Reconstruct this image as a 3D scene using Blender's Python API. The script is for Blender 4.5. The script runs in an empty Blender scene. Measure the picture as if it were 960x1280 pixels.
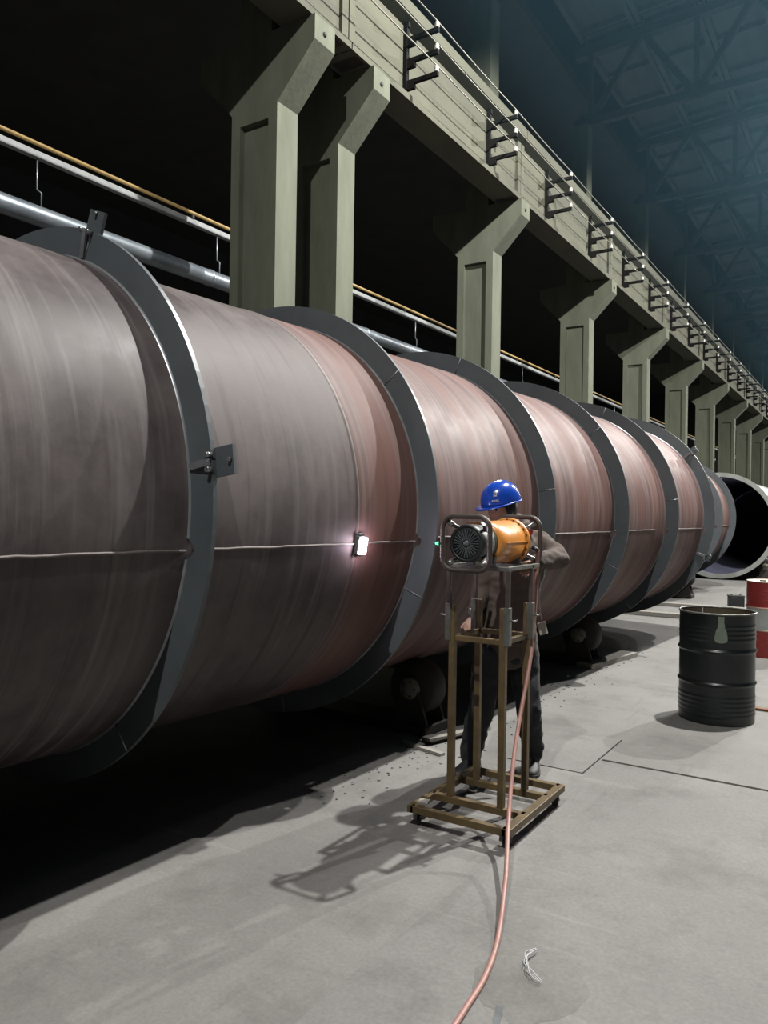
import bpy, bmesh, math, random
from mathutils import Vector, Matrix, noise
random.seed(7)
PI = math.pi
sc = bpy.context.scene
C = sc.collection

# ------------------------------------------------------------------ camera
CAM_H, YAW, PITCH, ROLL, FPX = 1.6, math.radians(32.7), 0.0014, 0.0153, 967.7
fw = Vector((-math.sin(YAW) * math.cos(PITCH), math.cos(YAW) * math.cos(PITCH), math.sin(PITCH)))
rt0 = Vector((math.cos(YAW), math.sin(YAW), 0)); up0 = rt0.cross(fw)
rt = rt0 * math.cos(ROLL) + up0 * math.sin(ROLL)
up = -rt0 * math.sin(ROLL) + up0 * math.cos(ROLL)
cam_d = bpy.data.cameras.new('camera'); cam = bpy.data.objects.new('camera', cam_d); C.objects.link(cam)
cam.matrix_world = Matrix(((rt.x, up.x, -fw.x, 0), (rt.y, up.y, -fw.y, 0), (rt.z, up.z, -fw.z, CAM_H), (0, 0, 0, 1)))
cam_d.sensor_fit = 'VERTICAL'; cam_d.sensor_height = 36.0; cam_d.lens = FPX / 1280 * 36.0
cam_d.clip_start = 0.05; cam_d.clip_end = 300
sc.camera = cam

# ------------------------------------------------------------------ world, exposure, lamps
w = bpy.data.worlds.new('night'); sc.world = w; w.use_nodes = True
bg = w.node_tree.nodes['Background']; bg.inputs[0].default_value = (0.30, 0.42, 0.60, 1); bg.inputs[1].default_value = 0.004
sc.view_settings.view_transform = 'Standard'; sc.view_settings.look = 'None'
sc.view_settings.exposure = 0.16; sc.view_settings.gamma = 1.0; sc.view_settings.use_curve_mapping = False
sc.cycles.use_denoising = True
sc.cycles.max_bounces = 6; sc.cycles.diffuse_bounces = 1; sc.cycles.volume_bounces = 0
LAMP_Z = 12.0
LAMPS = [(.35, -4.6, 5600), (.35, 9.4, 10600), (2.2, 21.0, 9200), (2.2, 33.0, 4600), (2.2, 45.0, 4600), (2.2, 57.0, 4600), (2.2, 69.0, 4600)]   # x, y, watts
LAMP_COL = (1.0, 0.985, 0.945)

# ------------------------------------------------------------------ helpers
def at(u, v, f):
    """world point seen at photo pixel (u, v), f metres ahead of the camera"""
    return Vector((0, 0, CAM_H)) + (fw + rt * ((u - 480) / FPX) - up * ((v - 640) / FPX)) * f

class MB:
    def __init__(s): s.v = []; s.f = []; s.sm = []
    def add(s, vs, fs, smooth=False):
        b = len(s.v); s.v += [tuple(p) for p in vs]
        for f in fs: s.f.append([b + i for i in f]); s.sm.append(smooth)
        return s
    def box(s, x0, x1, y0, y1, z0, z1):
        return s.add([(x0, y0, z0), (x1, y0, z0), (x1, y1, z0), (x0, y1, z0), (x0, y0, z1), (x1, y0, z1), (x1, y1, z1), (x0, y1, z1)],
                     [(0, 3, 2, 1), (4, 5, 6, 7), (0, 1, 5, 4), (1, 2, 6, 5), (2, 3, 7, 6), (3, 0, 4, 7)])
    def bar(s, a, b, wdt, hgt, ref=(0, 0, 1)):
        a = Vector(a); b = Vector(b); d = (b - a).normalized(); r = Vector(ref)
        if abs(d.dot(r)) > .99: r = Vector((1, 0, 0))
        x = d.cross(r).normalized() * wdt / 2; z = x.cross(d).normalized() * hgt / 2
        P = [a - x - z, a + x - z, a + x + z, a - x + z, b - x - z, b + x - z, b + x + z, b - x + z]
        return s.add(P, [(0, 1, 2, 3), (7, 6, 5, 4), (0, 4, 5, 1), (1, 5, 6, 2), (2, 6, 7, 3), (3, 7, 4, 0)])
    def tube(s, pts, r, n=10, closed=False, cap=True):
        pts = [Vector(p) for p in pts]; m = len(pts); rr = r if isinstance(r, (list, tuple)) else [r] * m
        vs = []; t0 = None
        for i in range(m):
            if closed: t = pts[(i + 1) % m] - pts[i - 1]
            else: t = pts[min(i + 1, m - 1)] - pts[max(i - 1, 0)]
            t.normalize()
            if t0 is None:
                x = t.orthogonal().normalized()
            else:
                x = (x - t * x.dot(t)).normalized()
            t0 = t; y = t.cross(x)
            for k in range(n):
                a = 2 * PI * k / n; vs.append(pts[i] + (x * math.cos(a) + y * math.sin(a)) * rr[i])
        fs = []
        for i in range(m if closed else m - 1):
            j = (i + 1) % m
            for k in range(n): fs.append((i * n + k, i * n + (k + 1) % n, j * n + (k + 1) % n, j * n + k))
        b0 = len(s.v); s.add(vs, fs, True)
        if cap and not closed:
            s.f.append([b0 + k for k in range(n)][::-1]); s.sm.append(False)
            s.f.append([b0 + (m - 1) * n + k for k in range(n)]); s.sm.append(False)
        return s
    def lathe(s, prof, o=(0, 0, 0), axis='Z', n=32, smooth=True, a0=0, a1=2 * PI):
        o = Vector(o); full = abs(a1 - a0 - 2 * PI) < 1e-6; k = n if full else n + 1; vs = []
        for i in range(k):
            a = a0 + (a1 - a0) * i / n; c, d = math.cos(a), math.sin(a)
            for r, h in prof:
                vs.append(o + (Vector((r * c, r * d, h)) if axis == 'Z' else Vector((r * c, h, r * d)) if axis == 'Y' else Vector((h, r * c, r * d))))
        m = len(prof); fs = []
        for i in range(k if full else k - 1):
            j = (i + 1) % k
            for q in range(m - 1):
                if prof[q][0] < 1e-9 and prof[q + 1][0] < 1e-9: continue
                fs.append((i * m + q, j * m + q, j * m + q + 1, i * m + q + 1))
        return s.add(vs, fs, smooth)
    def prism(s, poly, y0, y1):
        n = len(poly)
        return s.add([(x, y0, z) for x, z in poly] + [(x, y1, z) for x, z in poly],
                     [list(range(n)), list(range(2 * n - 1, n - 1, -1))] + [((i + 1) % n, i, n + i, n + (i + 1) % n) for i in range(n)])
    def mesh(s, name):
        me = bpy.data.meshes.new(name); me.from_pydata(s.v, [], s.f); me.polygons.foreach_set('use_smooth', s.sm)
        bm = bmesh.new(); bm.from_mesh(me); bmesh.ops.remove_doubles(bm, verts=bm.verts, dist=1e-6)
        bmesh.ops.recalc_face_normals(bm, faces=bm.faces); bm.to_mesh(me); bm.free(); me.update(); return me
    def build(s, name, mat, parent=None, bevel=0):
        return link(s.mesh(name), name, mat, parent, bevel)

def link(me, name, mat, parent=None, bevel=0):
    o = bpy.data.objects.new(name, me); C.objects.link(o)
    if mat and not me.materials: me.materials.append(mat)
    if parent: o.parent = parent
    if bevel:
        b = o.modifiers.new('b', 'BEVEL'); b.width = bevel; b.segments = 2; b.limit_method = 'ANGLE'; b.angle_limit = 0.7
    return o
def tag(o, label, cat, group=None):
    o['label'] = label; o['category'] = cat
    if group: o['group'] = group
    return o
def thing(name, label, cat, loc=(0, 0, 0), rz=0, group=None):
    o = bpy.data.objects.new(name, None); C.objects.link(o); o.empty_display_size = .1
    o.location = loc; o.rotation_euler = (0, 0, rz); return tag(o, label, cat, group)
def struct(o): o['kind'] = 'structure'; return o
def stuff(o): o['kind'] = 'stuff'; return o

# ------------------------------------------------------------------ materials
ALB = .5   # strong lamps, dark dusty surfaces
def mat(name, col, rough=.6, metal=0., var=.15, scale=4., stretch=(1, 1, 1), bump=0., bscale=40., col2=None, spec=.5, detail=6, emit=None, estr=0, alb=None):
    alb = ALB if alb is None else alb
    col = [c * alb for c in col]; col2 = [c * alb for c in col2] if col2 else None
    m = bpy.data.materials.new(name); m.use_nodes = True; nt = m.node_tree; N = nt.nodes; L = nt.links
    b = N['Principled BSDF']; b.inputs['Roughness'].default_value = rough; b.inputs['Metallic'].default_value = metal
    b.inputs['Specular IOR Level'].default_value = spec
    tc = N.new('ShaderNodeTexCoord'); mp = N.new('ShaderNodeMapping'); mp.inputs['Scale'].default_value = stretch
    L.new(tc.outputs['Object'], mp.inputs[0])
    nz = N.new('ShaderNodeTexNoise'); nz.inputs['Scale'].default_value = scale; nz.inputs['Detail'].default_value = detail; nz.inputs['Roughness'].default_value = .62
    L.new(mp.outputs[0], nz.inputs[0])
    rp = N.new('ShaderNodeValToRGB'); c2 = col2 or [c * (1 - var) for c in col]; c1 = [min(1, c * (1 + var)) for c in col] if not col2 else col
    rp.color_ramp.elements[0].position = .34; rp.color_ramp.elements[1].position = .68
    rp.color_ramp.elements[0].color = (*c2, 1); rp.color_ramp.elements[1].color = (*c1, 1)
    L.new(nz.outputs[0], rp.inputs[0]); L.new(rp.outputs[0], b.inputs['Base Color'])
    if bump:
        n2 = N.new('ShaderNodeTexNoise'); n2.inputs['Scale'].default_value = bscale; n2.inputs['Detail'].default_value = 4
        L.new(mp.outputs[0], n2.inputs[0])
        bp = N.new('ShaderNodeBump'); bp.inputs['Strength'].default_value = bump; bp.inputs['Distance'].default_value = .01
        L.new(n2.outputs[0], bp.inputs['Height']); L.new(bp.outputs[0], b.inputs['Normal'])
    if emit: b.inputs['Emission Color'].default_value = (*emit, 1); b.inputs['Emission Strength'].default_value = estr
    return m

def pipe_material():
    """bare rolled steel: grey scale and pink brown rust, streaks running round the pipe (local x,z), plates changing along local y"""
    m = bpy.data.materials.new('rolled_steel'); m.use_nodes = True; nt = m.node_tree; N = nt.nodes; L = nt.links
    b = N['Principled BSDF']; tc = N.new('ShaderNodeTexCoord'); sx = N.new('ShaderNodeSeparateXYZ'); L.new(tc.outputs['Object'], sx.inputs[0])
    def noise_n(stretch, scale, det=5, rough=.6):
        mp = N.new('ShaderNodeMapping'); mp.inputs['Scale'].default_value = stretch; L.new(tc.outputs['Object'], mp.inputs[0])
        nz = N.new('ShaderNodeTexNoise'); nz.inputs['Scale'].default_value = scale; nz.inputs['Detail'].default_value = det; nz.inputs['Roughness'].default_value = rough
        L.new(mp.outputs[0], nz.inputs[0]); return nz.outputs[0]
    def math_n(op, a, b_):
        n = N.new('ShaderNodeMath'); n.operation = op
        for i, q in enumerate((a, b_)):
            if isinstance(q, (int, float)): n.inputs[i].default_value = q
            else: L.new(q, n.inputs[i])
        return n.outputs[0]
    def mix(f, a, b_, mode='MIX'):
        n = N.new('ShaderNodeMix'); n.data_type = 'RGBA'; n.blend_type = mode
        if isinstance(f, (int, float)): n.inputs[0].default_value = f
        else: L.new(f, n.inputs[0])
        for i, q in ((6, a), (7, b_)):
            if isinstance(q, tuple): n.inputs[i].default_value = (*q, 1)
            else: L.new(q, n.inputs[i])
        return n.outputs[2]
    def ramp(f, stops):
        r = N.new('ShaderNodeValToRGB'); e = r.color_ramp.elements
        while len(e) < len(stops): e.new(.5)
        for q, (p, c) in zip(e, stops): q.position = p; q.color = (c, c, c, 1) if isinstance(c, float) else (*c, 1)
        L.new(f, r.inputs[0]); return r.outputs[0]
    streak = noise_n((.35, 7, .35), 1.6); fine = noise_n((.6, 16, .6), 1.3, 4); blot = noise_n((1, 1, 1), 1.3, 8, .66); wide = noise_n((.12, 2.2, .12), 1.2, 3)
    pink = mix(ramp(streak, [(.36, 0.), (.66, 1.)]), (.090, .056, .053), (.172, .116, .109))
    pink = mix(ramp(wide, [(.50, 0.), (.58, .75)]), pink, (.122, .062, .050))
    grey = mix(ramp(blot, [(.38, 0.), (.62, 1.)]), (.044, .036, .037), (.108, .092, .091))
    grey = mix(ramp(streak, [(.53, 0.), (.70, .75)]), grey, (.150, .140, .135))
    edge = math_n('ADD', sx.outputs[1], math_n('MULTIPLY', math_n('SUBTRACT', blot, .5), .10))
    f = N.new('ShaderNodeMapRange'); f.inputs[1].default_value = 3.24; f.inputs[2].default_value = 3.29; L.new(edge, f.inputs[0])
    col = mix(f.outputs[0], grey, pink)
    col = mix(ramp(fine, [(.30, .65), (.44, 0.)]), col, (.050, .037, .035))
    L.new(col, b.inputs['Base Color'])
    L.new(ramp(blot, [(.35, .46), (.65, .64)]), b.inputs['Roughness']); b.inputs['Specular IOR Level'].default_value = .18
    bp = N.new('ShaderNodeBump'); bp.inputs['Strength'].default_value = .12; bp.inputs['Distance'].default_value = .004
    L.new(streak, bp.inputs['Height']); L.new(bp.outputs[0], b.inputs['Normal'])
    return m

M = {}
def floor_material(name, c_hi, c_lo, seed):
    m = bpy.data.materials.new(name); m.use_nodes = True; nt = m.node_tree; N = nt.nodes; L = nt.links; b = N['Principled BSDF']; b.inputs['Roughness'].default_value = .82
    tc = N.new('ShaderNodeTexCoord')
    def nz(scale, det, rough, st=(1, 1, 1), rot=0):
        mp = N.new('ShaderNodeMapping'); mp.inputs['Scale'].default_value = st; mp.inputs['Location'].default_value = (seed, seed * 2, 0); mp.inputs['Rotation'].default_value = (0, 0, rot); L.new(tc.outputs['Object'], mp.inputs[0])
        n = N.new('ShaderNodeTexNoise'); n.inputs['Scale'].default_value = scale; n.inputs['Detail'].default_value = det; n.inputs['Roughness'].default_value = rough; L.new(mp.outputs[0], n.inputs[0]); return n.outputs[0]
    def rp(f, p0, p1, a, c):
        r = N.new('ShaderNodeValToRGB'); e = r.color_ramp.elements; e[0].position = p0; e[1].position = p1; e[0].color = (*a, 1); e[1].color = (*c, 1); L.new(f, r.inputs[0]); return r.outputs[0]
    def mul(a, c, f=1.):
        x = N.new('ShaderNodeMix'); x.data_type = 'RGBA'; x.blend_type = 'MULTIPLY'; x.inputs[0].default_value = f; L.new(a, x.inputs[6]); L.new(c, x.inputs[7]); return x.outputs[2]
    col = rp(nz(.8, 9, .68), .33, .68, c_lo, c_hi)
    col = mul(col, rp(nz(2.2, 8, .7), .30, .50, (.72, .72, .71), (1, 1, 1)))                   # oily smudges
    col = mul(col, rp(nz(7., 4, .6, (1, .10, 1), .5), .26, .40, (.80, .79, .78), (1, 1, 1)))   # drag marks
    col = mul(col, rp(nz(6., 3, .6, (.08, 1, 1), .25), .64, .74, (1, 1, 1), (1.25, 1.25, 1.24)))   # pale scratches
    col = mul(col, rp(nz(60., 3, .7), .30, .70, (.86, .86, .86), (1.1, 1.1, 1.1)))
    L.new(col, b.inputs['Base Color'])
    bp = N.new('ShaderNodeBump'); bp.inputs['Strength'].default_value = .3; bp.inputs['Distance'].default_value = .006; L.new(nz(16, 6, .6), bp.inputs['Height']); L.new(bp.outputs[0], b.inputs['Normal']); return m
M['floor'] = floor_material('dusty_concrete', (.149, .143, .136), (.106, .103, .098), 0)
M['plate'] = floor_material('dusty_floor_steel', (.147, .142, .136), (.112, .109, .105), 3.7)
M['scuff'] = floor_material('scuffed_floor', (.141, .136, .129), (.101, .098, .093), 9.1)
M['concrete'] = mat('old_concrete', (.228, .246, .178), .9, scale=2.2, stretch=(1, 1, .25), col2=(.142, .160, .112), bump=.35, bscale=18, detail=8, alb=.44)
M['girder'] = mat('cast_girder_concrete', (.250, .258, .175), .9, scale=1.6, stretch=(1, .5, 1), col2=(.165, .172, .124), bump=.25, bscale=18, detail=8, alb=.27)
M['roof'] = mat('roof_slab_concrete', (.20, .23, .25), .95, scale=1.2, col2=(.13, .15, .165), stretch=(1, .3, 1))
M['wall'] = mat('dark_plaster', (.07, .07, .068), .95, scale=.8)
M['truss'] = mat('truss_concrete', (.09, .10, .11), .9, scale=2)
M['ringsteel'] = mat('flat_bar_steel', (.198, .225, .245), .42, .15, scale=1.6, col2=(.135, .158, .175), bump=.08, bscale=14, alb=.42)
M['ringcut'] = mat('bright_cut_steel', (.40, .42, .45), .35, .5, scale=6)
M['bracket'] = mat('black_bracket_paint', (.016, .017, .017), .85, scale=8, spec=.1)
M['porcelain'] = mat('white_porcelain', (.70, .70, .66), .3, scale=8)
M['wire'] = mat('dull_copper_wire', (.36, .35, .30), .45, .6, scale=8)
M['galv'] = mat('galvanised_sheet', (.42, .47, .51), .38, .55, scale=2.5, col2=(.26, .31, .36), bump=.1, bscale=9)
M['whitep'] = mat('white_pipe_paint', (.72, .76, .76), .6, scale=5, alb=.3, spec=.2)
M['yellowp'] = mat('ochre_pipe_paint', (.62, .42, .15), .5, scale=5)
M['pipe'] = pipe_material()
M['inside'] = mat('dark_inner_steel', (.075, .078, .12), .8, scale=3, alb=1.)
M['rim'] = mat('pale_rim_primer', (.42, .44, .41), .6, scale=4)
M['weld'] = mat('weld_bead', (.20, .165, .155), .6, .0, scale=20)
M['brass'] = mat('rusty_yellow_tube', (.235, .165, .07), .5, .25, scale=10, col2=(.125, .088, .045), bump=.1, bscale=30)
M['zinc'] = mat('zinc_sleeve', (.34, .36, .34), .4, .6, scale=14, col2=(.19, .19, .16))
M['rubber'] = mat('black_rubber', (.02, .02, .02), .7, scale=10)
M['chrome'] = mat('worn_steel', (.55, .56, .56), .3, .8, scale=12)
M['handle'] = mat('brown_handle_tube', (.13, .105, .09), .5, .3, scale=20, col2=(.085, .068, .06))
M['fan'] = mat('black_fan_plastic', (.016, .019, .022), .45, scale=10)
M['fanrib'] = mat('grey_fan_rib', (.14, .16, .17), .45, scale=10)
M['green'] = mat('dark_green_housing', (.06, .085, .07), .5, scale=10)
M['grey'] = mat('grey_housing', (.20, .215, .22), .45, .3, scale=10)
M['orange'] = mat('orange_enamel', (.72, .285, .055), .32, scale=7, var=.1, alb=.7)
M['bolt'] = mat('rusty_bolt', (.24, .10, .03), .5, .4, scale=20)
M['redp'] = mat('red_enamel', (.42, .035, .03), .4, scale=7)
M['hose'] = mat('pink_hose_rubber', (.50, .255, .215), .5, scale=14)
M['drumblack'] = mat('black_drum_paint', (.018, .027, .028), .33, .1, scale=3.2, col2=(.010, .012, .014), bump=.06, bscale=10)
M['drumrust'] = mat('dirty_drum_inside', (.11, .085, .05), .7, scale=6)
M['drumstain'] = mat('pale_green_stain', (.22, .27, .21), .6, scale=22)
M['drumred'] = mat('red_drum_paint', (.47, .058, .05), .45, scale=5, col2=(.36, .04, .035), bump=.05, bscale=12)
M['drumwhite'] = mat('white_drum_paint', (.62, .66, .63), .5, scale=5, col2=(.5, .54, .51))
M['drumlid'] = mat('drum_lid', (.66, .52, .42), .55, scale=5)
M['wood'] = mat('weathered_board', (.44, .42, .37), .85, scale=5, stretch=(6, 1, 6), col2=(.30, .28, .25))
M['rolleriron'] = mat('roller_iron', (.05, .042, .038), .7, .2, scale=8, bump=.1)
M['rollerhub'] = mat('roller_hub_paint', (.34, .34, .27), .6, scale=16, col2=(.2, .2, .16))
M['skin'] = mat('skin', (.55, .34, .26), .5, scale=12, var=.06, alb=.6)
M['jacket'] = mat('brown_work_jacket', (.150, .112, .092), .9, scale=12, col2=(.10, .075, .062), bump=.5, bscale=22)
M['trousers'] = mat('dark_work_trousers', (.028, .030, .036), .9, scale=10, bump=.5, bscale=16)
M['shoe'] = mat('dark_shoe', (.03, .031, .036), .6, scale=10)
M['sole'] = mat('shoe_sole', (.10, .10, .10), .8, scale=10)
M['hair'] = mat('black_hair', (.008, .007, .007), .5, scale=30, stretch=(1, 1, .2), bump=.6, bscale=60)
M['helmet'] = mat('blue_helmet_plastic', (.012, .085, .62), .22, scale=3, var=.05)
M['white'] = mat('white_print', (.8, .82, .85), .5, scale=5)
M['eye'] = mat('dark_eye', (.015, .012, .01), .2, scale=5)
M['lip'] = mat('lip', (.42, .2, .17), .5, scale=9)
M['tagp'] = mat('pale_plastic_tag', (.60, .56, .48), .6, scale=8)
M['chip'] = mat('blue_grey_flakes', (.30, .34, .37), .7, scale=9, col2=(.14, .16, .18))
M['lampshade'] = mat('lamp_housing', (.5, .5, .5), .4, .5, scale=5)
M['lampglass'] = mat('lamp_glass', (.9, .9, .85), .4, emit=LAMP_COL, estr=12)
M['led'] = mat('pink_white_led', (.9, .85, .9), .4, emit=(1.0, .80, .95), estr=140)
M['greenled'] = mat('green_indicator', (.1, .6, .3), .4, emit=(.10, 1.0, .42), estr=2.2)

# ------------------------------------------------------------------ the hall
HX0, HX1, HY0, HY1 = -7.06, 17.0, -12.0, 78.0
BAY = 6.13
COL_Y = [7.66, 9.0] + [14.3 + BAY * i for i in range(10)]           # near faces of the columns
fl = struct(MB().box(-26, 17.6, -12.5, 78.5, -.3, -.012).build('floor', M['floor']))
# floor surface: concrete field with rectangular openings left for the steel plates
PLATES = [(-2.045, -1.545, 4.735, 5.60), (-1.52, 1.6, -1.0, 5.055)]
GAP = [(.003, .008, .006, .003), (.003, .003, .003, .034)]   # gaps left, right, near, far
def field(x0, x1, y0, y1, holes):
    H_ = [(h[0] - g[0], h[1] + g[1], h[2] - g[2], h[3] + g[3]) for h, g in zip(holes, GAP)]
    xs = sorted({x0, x1, *[h[0] for h in H_], *[h[1] for h in H_]}); ys = sorted({y0, y1, *[h[2] for h in H_], *[h[3] for h in H_]})
    b = MB()
    for i in range(len(xs) - 1):
        for j in range(len(ys) - 1):
            cx, cy = (xs[i] + xs[i + 1]) / 2, (ys[j] + ys[j + 1]) / 2
            if any(h[0] < cx < h[1] and h[2] < cy < h[3] for h in H_): continue
            b.box(xs[i], xs[i + 1], ys[j], ys[j + 1], -.05, 0)
    return b
field(-26, 17.6, -12.5, 78.5, PLATES).build('concrete_screed', M['floor'], fl)
for k, (x0, x1, y0, y1) in enumerate(PLATES):
    n = 24; top = MB(); vs = []; fs = []
    def wob(t): return .008 * noise.noise((t * 5, k * 3.1, 0)) + .006 * noise.noise((t * 17, k * 3.1, 4))
    for i in range(n + 1):
        t = i / n; x = x0 + (x1 - x0) * t
        for (y, z) in ((y0, -.03), (y0, .004), (y1 + wob(t) - (.0 if k == 0 else .012), .004), (y1 + wob(t) - (.0 if k == 0 else .012), -.03)): vs.append((x, y, z))
    for i in range(n):
        for q in range(4): fs.append((i * 4 + q, i * 4 + (q + 1) % 4, i * 4 + 4 + (q + 1) % 4, i * 4 + 4 + q))
    fs += [(0, 1, 2, 3), (4 * n, 4 * n + 3, 4 * n + 2, 4 * n + 1)]
    top.add(vs, fs).build('floor_plate', M['plate'], fl)
struct(MB().box(-26.3, -26, -12.5, 78.5, -.3, 16).build('wall_left', M['wall']))
struct(MB().box(17.4, 17.7, -12.5, 78.5, -.3, 16).build('wall_right', M['wall']))
struct(MB().box(-26, 17.4, 78.2, 78.5, -.3, 17).build('wall_far', M['wall']))
struct(MB().box(-26, 17.4, -12.5, -12.2, -.3, 17).build('wall_back', M['wall']))
# ceiling: roof deck, plus ribbed roof slabs spanning from truss to truss
def ztop(x): return 14.2 + .055 * ((x + 7.06) if x < 5 else (17.06 - x))
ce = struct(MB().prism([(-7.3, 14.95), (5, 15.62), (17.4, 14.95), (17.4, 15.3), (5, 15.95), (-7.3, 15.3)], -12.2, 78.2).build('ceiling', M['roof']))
MB().box(-26, -7.3, -12.2, 78.2, 13.6, 13.9).build('side_bay_roof', M['wall'], ce)
TR_Y = [14.5 + BAY * i for i in range(-1, 10)]
slab_me = MB().box(0, 1.46, 0, BAY - .06, .22, .30).box(0, .12, 0, BAY - .06, 0, .22).box(1.34, 1.46, 0, BAY - .06, 0, .22)
for q in range(4): slab_me.box(.12, 1.34, .2 + q * 1.85, .3 + q * 1.85, .08, .22)
slab_me = slab_me.mesh('roof_slab'); slab_me.materials.append(M['roof'])
for y in TR_Y[:-1]:
    for i in range(16):
        x = -7.05 + 1.5 * i; o = bpy.data.objects.new('roof_slab', slab_me); C.objects.link(o); o.parent = ce
        s = .055 if x + .73 < 5 else -.055
        o.location = (x, y + .03, ztop(x) + .28 if s > 0 else ztop(x + 1.46) + .28 + .08); o.rotation_euler = (0, -math.atan(s), 0)

ORD = ['first', 'second', 'third', 'fourth', 'fifth', 'sixth', 'seventh', 'eighth', 'ninth', 'tenth', 'eleventh', 'twelfth', 'thirteenth', 'fourteenth', 'fifteenth', 'sixteenth', 'seventeenth', 'eighteenth', 'nineteenth', 'twentieth']
# ------------------------------------------------------------------ columns
XL, XR, TIP, ZN, ZT, ZG = -7.46, -6.66, -6.06, 6.93, 7.56, 7.88
TL = XL - (TIP - XR)
def rough_prism(b, poly, y0, y1): b.prism(poly, y0, y1)
head = [(XL, 6.75), (XR, 6.75), (XR, ZN), (TIP, ZT), (TIP, ZG), (TL, ZG), (TL, ZT), (XL, ZN)]
sh = MB()
sh.prism([(XL, 0), (XR, 0), (XR, 6.75), (XL, 6.75)], .09, .33)
for a, b_ in ((0, .09), (.33, .42)):
    sh.box(XL, XL + .15, a, b_, 0, 6.75); sh.box(XR - .15, XR, a, b_, 0, 6.75); sh.box(XL + .15, XR - .15, a, b_, 0, 1.0)
sh.prism(head, 0, .42)
shaft_me = sh.mesh('shaft'); shaft_me.materials.append(M['concrete'])
upc_me = MB().box(-7.3, -6.78, .0, .42, ZG, 12.2).mesh('upper_shaft'); upc_me.materials.append(M['concrete'])
anchor_me = MB().lathe([(0, 0), (.035, 0), (.035, .012), (.02, .03), (0, .03)], axis='X', n=10).mesh('anchor_bolt'); anchor_me.materials.append(M['rolleriron'])
CL = ['nearest forked concrete column, leftmost of the close pair behind the pipe', 'second forked concrete column, right one of the close pair',
      'forked concrete column standing alone right of the close pair, above the second pipe section']
for i, y in enumerate(COL_Y):
    lab = CL[i] if i < 3 else 'forked concrete column, %s from the left in the row under the girder' % ORD[i]
    t = thing('concrete_column', lab, 'column', (-7.06, y, 0), 0, 'forked columns carrying the crane girder')
    for me, nm in ((shaft_me, 'shaft'), (upc_me, 'upper_shaft')):
        o = bpy.data.objects.new(nm, me); C.objects.link(o); o.parent = t; o.location = (7.06, 0, 0)
    if i < 4:
        o = bpy.data.objects.new('anchor_bolt', anchor_me); C.objects.link(o); o.parent = t; o.location = (TIP + 7.06 - .006, .2, 7.70)

# ------------------------------------------------------------------ crane girders, rail, collector brackets, wires
def girder(y0, y1, i):
    g = thing('crane_girder', 'concrete crane girder span, %s of the row counted from the camera' % ORD[i], 'girder', (-6.36, (y0 + y1) / 2, ZG + .002), 0, 'crane girder spans on the columns')
    L_ = (y1 - y0) / 2 - .012; b = MB()
    b.prism([(-.26, 0), (.25, 0), (.25, .10), (.14, .17), (.14, 1.16), (.32, 1.24), (.32, 1.42), (-.36, 1.42), (-.36, 1.24), (-.14, 1.16), (-.14, .17), (-.26, .10)], -L_, L_)
    for e in (-1, 1): b.box(-.25, .19, e * L_ - .14 * (e > 0), e * L_ + .14 * (e < 0), .03, 1.3)
    b.build('beam', M['girder'], g)
    for e in (-1, 1):
        MB().box(-.2, .2, e * (L_ - .25) - .12, e * (L_ - .25) + .12, -.0015, .012).build('bearing_plate', M['rolleriron'], g)
    r = MB(); r.box(-.03, .03, -L_, L_, 1.44, 1.53).box(-.06, .06, -L_, L_, 1.42, 1.44).box(-.04, .04, -L_, L_, 1.53, 1.57)
    r.build('rail', M['rolleriron'], g)
supports = [1.9] + [(COL_Y[0] + COL_Y[1]) / 2 + .21] + [y + .21 for y in COL_Y[2:]]
for i in range(len(supports) - 1): girder(supports[i], supports[i + 1], i)
brk = MB().box(-6.218, -6.15, -.035, .035, 8.06, 9.06); brk.box(-6.215, -6.13, -.03, .03, 9.0, 9.08)
brk_me = brk.mesh('post'); brk_me.materials.append(M['bracket'])
arm_me = MB().box(0, .56, -.028, .028, 0, .065).box(0, .16, -.028, .028, -.08, 0).mesh('arm'); arm_me.materials.append(M['bracket'])
ins_me = MB().lathe([(0, 0), (.03, 0), (.042, .02), (.025, .035), (.04, .055), (.022, .07), (.03, .085), (0, .09)], n=12).mesh('insulator'); ins_me.materials.append(M['porcelain'])
by = [7.05] + [10.06 + 2.96 * i for i in range(16)]
WZ = [8.27, 8.60, 8.93]
for i, y in enumerate(by):
    lab = 'black three-armed wire bracket on the girder, %s counted from the upper left' % ORD[i]
    t = thing('collector_bracket', lab, 'bracket', (-6.2, y, 8.06), 0, 'three-armed wire brackets along the girder')
    o = bpy.data.objects.new('post', brk_me); C.objects.link(o); o.parent = t; o.location = (6.2, 0, -8.06)
    for z in WZ:
        o = bpy.data.objects.new('arm', arm_me); C.objects.link(o); o.parent = t; o.location = (.02, 0, z - .155 - 8.06)
        p = bpy.data.objects.new('insulator', ins_me); C.objects.link(p); p.parent = o; p.location = (.53, 0, .065)
for k, z in enumerate(WZ):
    pts = []
    for i in range(len(by) - 1):
        for q in range(4): pts.append((-5.65, by[i] + (by[i + 1] - by[i]) * q / 4, z + .012 - .02 * math.sin(PI * q / 4)))
    pts.append((-5.65, by[-1], z + .012)); pts.insert(0, (-5.65, 1.9, z + .012))
    tag(MB().tube(pts, .011, 6).build('conductor_wire', M['wire']), '%s of three bare conductor wires on the bracket arms along the girder' % ['lowest', 'middle', 'topmost'][k], 'wire', 'conductor wires')

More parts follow.
